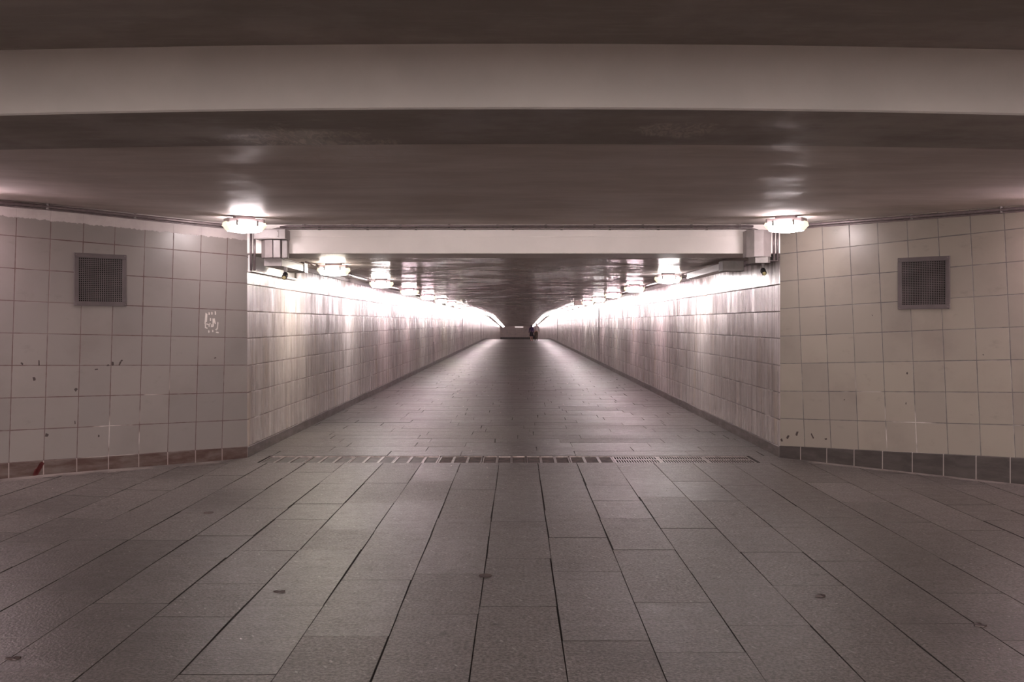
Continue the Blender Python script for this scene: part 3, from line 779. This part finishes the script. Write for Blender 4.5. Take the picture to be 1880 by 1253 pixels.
def body(root, k, hipw, shw, feet, arms, mats):
    """k scales a 1.70 m figure that walks towards +y; feet: (ankle y left, right); arms: (elbow, wrist) offsets"""
    S = lambda j: tuple(q*k for q in j)
    J = [S(j) for j in [(0, 0, .90, .115, .09), (0, 0, 1.08, .10, .085), (0, .0, 1.27, .125, .09), (0, .01, 1.41, .07, .06), (0, .015, 1.47, .048, .05), (0, .03, 1.56, .07, .085), (0, .03, 1.64, .065, .08)]]
    E = chain(0, 7)
    lg = []
    for s, (ya, za) in zip((-1, 1), feet):
        i = len(J)
        J += [S((s*hipw, 0, .84, .085, .085)), S((s*hipw*.95, ya*.35+.03, .47, .055, .06)), S((s*hipw*.9, ya, .09+za, .036, .04)), S((s*hipw*.95, ya+.12, .035+za, .036, .026))]
        E += [(0, i)]+chain(i, 4); lg.append(J[i:i+4])
    ar = []
    for s, (el, wr) in zip((-1, 1), arms):
        i = len(J)
        J += [S((s*shw, 0, 1.375, .055, .055)), S((s*shw+s*el[0], el[1], 1.10, .04, .04)), S((s*shw+s*wr[0], wr[1], .87, .027, .03)), S((s*shw+s*wr[0], wr[1]+.01, .80, .036, .018))]
        E += [(3, i)]+chain(i, 4); ar.append(J[i:i+4]); hnd = i+3; hx, hy, hz = s*shw+s*wr[0], wr[1]+.01, .80
        for q, (dy, ln) in enumerate(((-.028, .06), (-.01, .078), (.009, .082), (.027, .073))):
            m = len(J); J += [S((hx, hy+dy, hz-.035, .0095)), S((hx-s*.008, hy+dy*1.15, hz-.035-ln*.5, .0085)), S((hx-s*.025, hy+dy*1.15, hz-.03-ln, .0075))]
            E += [(hnd, m)]+chain(m, 3)
        m = len(J); J += [S((hx-s*.005, hy+.038, hz+.012, .011)), S((hx-s*.02, hy+.055, hz-.035, .009))]; E += [(hnd, m), (m, m+1)]
    skin('body', J, E, mats['skin'], root, 0, 1)
    return J, lg, ar, S
PM = {}
# man
man = empty('person', (1.67, 94.5, 0), 'person in a pale shirt and brown trousers walking away, right of the pair', 'person', 'people walking away')
J, lg, ar, S = body(man, 1.0, .095, .185, ((.17, 0.), (-.16, .03)), (((.03, -.02), (.02, .03)), ((.06, -.04), (.11, .02))), {'skin': M['skin']})
grow = lambda j, a: (*j[:3], j[3]+a, (j[4] if len(j) > 4 else j[3])+a)
jj = [grow(j, .022) for j in J[0:4]]; ee = chain(0, 4)
for a in ar:
    i = len(jj); jj += [grow(q, .02) for q in a[:3]]; ee += [(3, i)]+chain(i, 3)
skin('shirt', jj, ee, M['shirt'], man, 0)
jj = [(0, 0, .98, .135, .105), (0, 0, .90, .14, .115)]; ee = [(0, 1)]
for l in lg:
    i = len(jj); jj += [grow(l[0], .02), grow(l[1], .028), (l[2][0], l[2][1], l[2][2]-.01, .062, .065)]; ee += [(1, i)]+chain(i, 3)
skin('trousers', jj, ee, M['trouser'], man, 1)
b = BM(); b.ball((0, .012, 1.645), .082, .095, .085); b.done('hair', M['hairg'], man)
def face(root, k, z, hy):
    b = BM(); b.ball((0, hy+.095*k, z), .013*k, .02*k, .022*k, 8); b.done('nose', M['skin'], root)
    for s in (-1, 1):
        b = BM(); b.ball((s*.075*k, hy, z), .012*k, .02*k, .03*k, 8); b.done('ear', M['skin'], root)
        b = BM(); b.ball((s*.028*k, hy+.082*k, z+.02*k), .011*k, .008*k, .008*k, 8); b.done('eye', M['white'], root)
    b = BM(); b.ball((0, hy+.083*k, z-.045*k), .024*k, .008*k, .006*k, 8); b.done('mouth', M['pinkshoe'], root)
face(man, 1., 1.585, .03)
def shoes(root, lg, mat, k):
    for l in lg:
        a, t = l[2], l[3]; z = t[2]-.035*k
        b = BM(); b.ball((a[0], (a[1]+t[1])/2+.02*k, z+.035*k), .048*k, .135*k, .035*k); b.ball((a[0], a[1]-.01, z+.05*k), .042*k, .055*k, .05*k); b.done('shoe', mat, root)
shoes(man, lg, M['shoe'], 1.)
# woman
wom = empty('person', (1.225, 94.1, 0), 'person in a dark navy top and black skirt walking away, left of the pair', 'person', 'people walking away')
kk = .895
J, lg, ar, S = body(wom, kk, .085, .165, ((-.12, .02), (.14, 0.)), (((.06, -.03), (.10, .0)), ((.03, -.02), (.05, .05))), {'skin': M['skin']})
jj = [grow(j, .02) for j in J[0:4]]; ee = chain(0, 4)
for a in ar:
    i = len(jj); jj += [grow(q, .018) for q in a[:3]]; ee += [(3, i)]+chain(i, 3)
skin('top', jj, ee, M['navy'], wom, 0)
b = BM()
rings = [(1.0, .135, .105), (.92, .165, .13), (.8, .185, .15), (.62, .195, .17), (.5, .2, .175)]
n = 20; rv = [[b.b.verts.new((kk*rx*math.cos(2*PI*i/n), kk*ry*math.sin(2*PI*i/n), kk*z)) for i in range(n)] for z, rx, ry in rings]
for A, B in zip(rv, rv[1:]):
    for i in range(n): b.b.faces.new((A[i], A[(i+1) % n], B[(i+1) % n], B[i])).smooth = True
b.b.faces.new(rv[0]); b.b.faces.new(rv[-1][::-1]); b.done('skirt', M['skirt'], wom)
b = BM(); b.ball((0, .012, 1.64*kk), .085*kk, .1*kk, .09*kk); b.ball((0, -.04*kk, 1.53*kk), .08*kk, .055*kk, .14*kk); b.done('hair', M['hairb'], wom)
face(wom, kk, 1.585*kk, .03*kk); shoes(wom, lg, M['pinkshoe'], kk)
hb = ar[1][3]
bag = empty('handbag', (1.225+hb[0]+.03, 94.1+hb[1], hb[2]-.45), 'black handbag carried between the two walking people', 'bag')
b = BM(); b.prism([(-.075, -.15), (.075, -.15), (.075, .15), (-.075, .15)], 0, .27, bev=.02, top=.8); b.done('pouch', M['skirt'], bag)
b = BM(); b.tube([(0, .11*math.cos(t), .25+.14*math.sin(t)) for t in [PI*i/10 for i in range(11)]], .01, 6); b.done('handle', M['skirt'], bag)

# ------------------------------------------------------------------ camera, world, view
cam = bpy.data.cameras.new('camera'); co = bpy.data.objects.new('camera', cam); COL.objects.link(co)
cam.sensor_width = 36; cam.lens = 36*F/1880; cam.clip_end = 500; cam.clip_start = .05
co.location = (0, 0, H); co.rotation_euler = (PI/2, 0, 0)
cam.shift_x = -(VX-940)/1880; cam.shift_y = -(626.5-VY)/1880
SC.camera = co
w = bpy.data.worlds.new('world'); SC.world = w; w.use_nodes = True
w.node_tree.nodes['Background'].inputs[0].default_value = (.02, .018, .018, 1)
SC.view_settings.view_transform = 'Standard'; SC.view_settings.look = 'None'; SC.view_settings.gamma = 1
SC.view_settings.exposure = 0.
SC.view_settings.use_curve_mapping = False
SC.cycles.use_denoising = True
SC.cycles.max_bounces = 8; SC.cycles.diffuse_bounces = 6; SC.cycles.glossy_bounces = 4
SC.cycles.sample_clamp_indirect = 6
SC.cycles.caustics_reflective = False
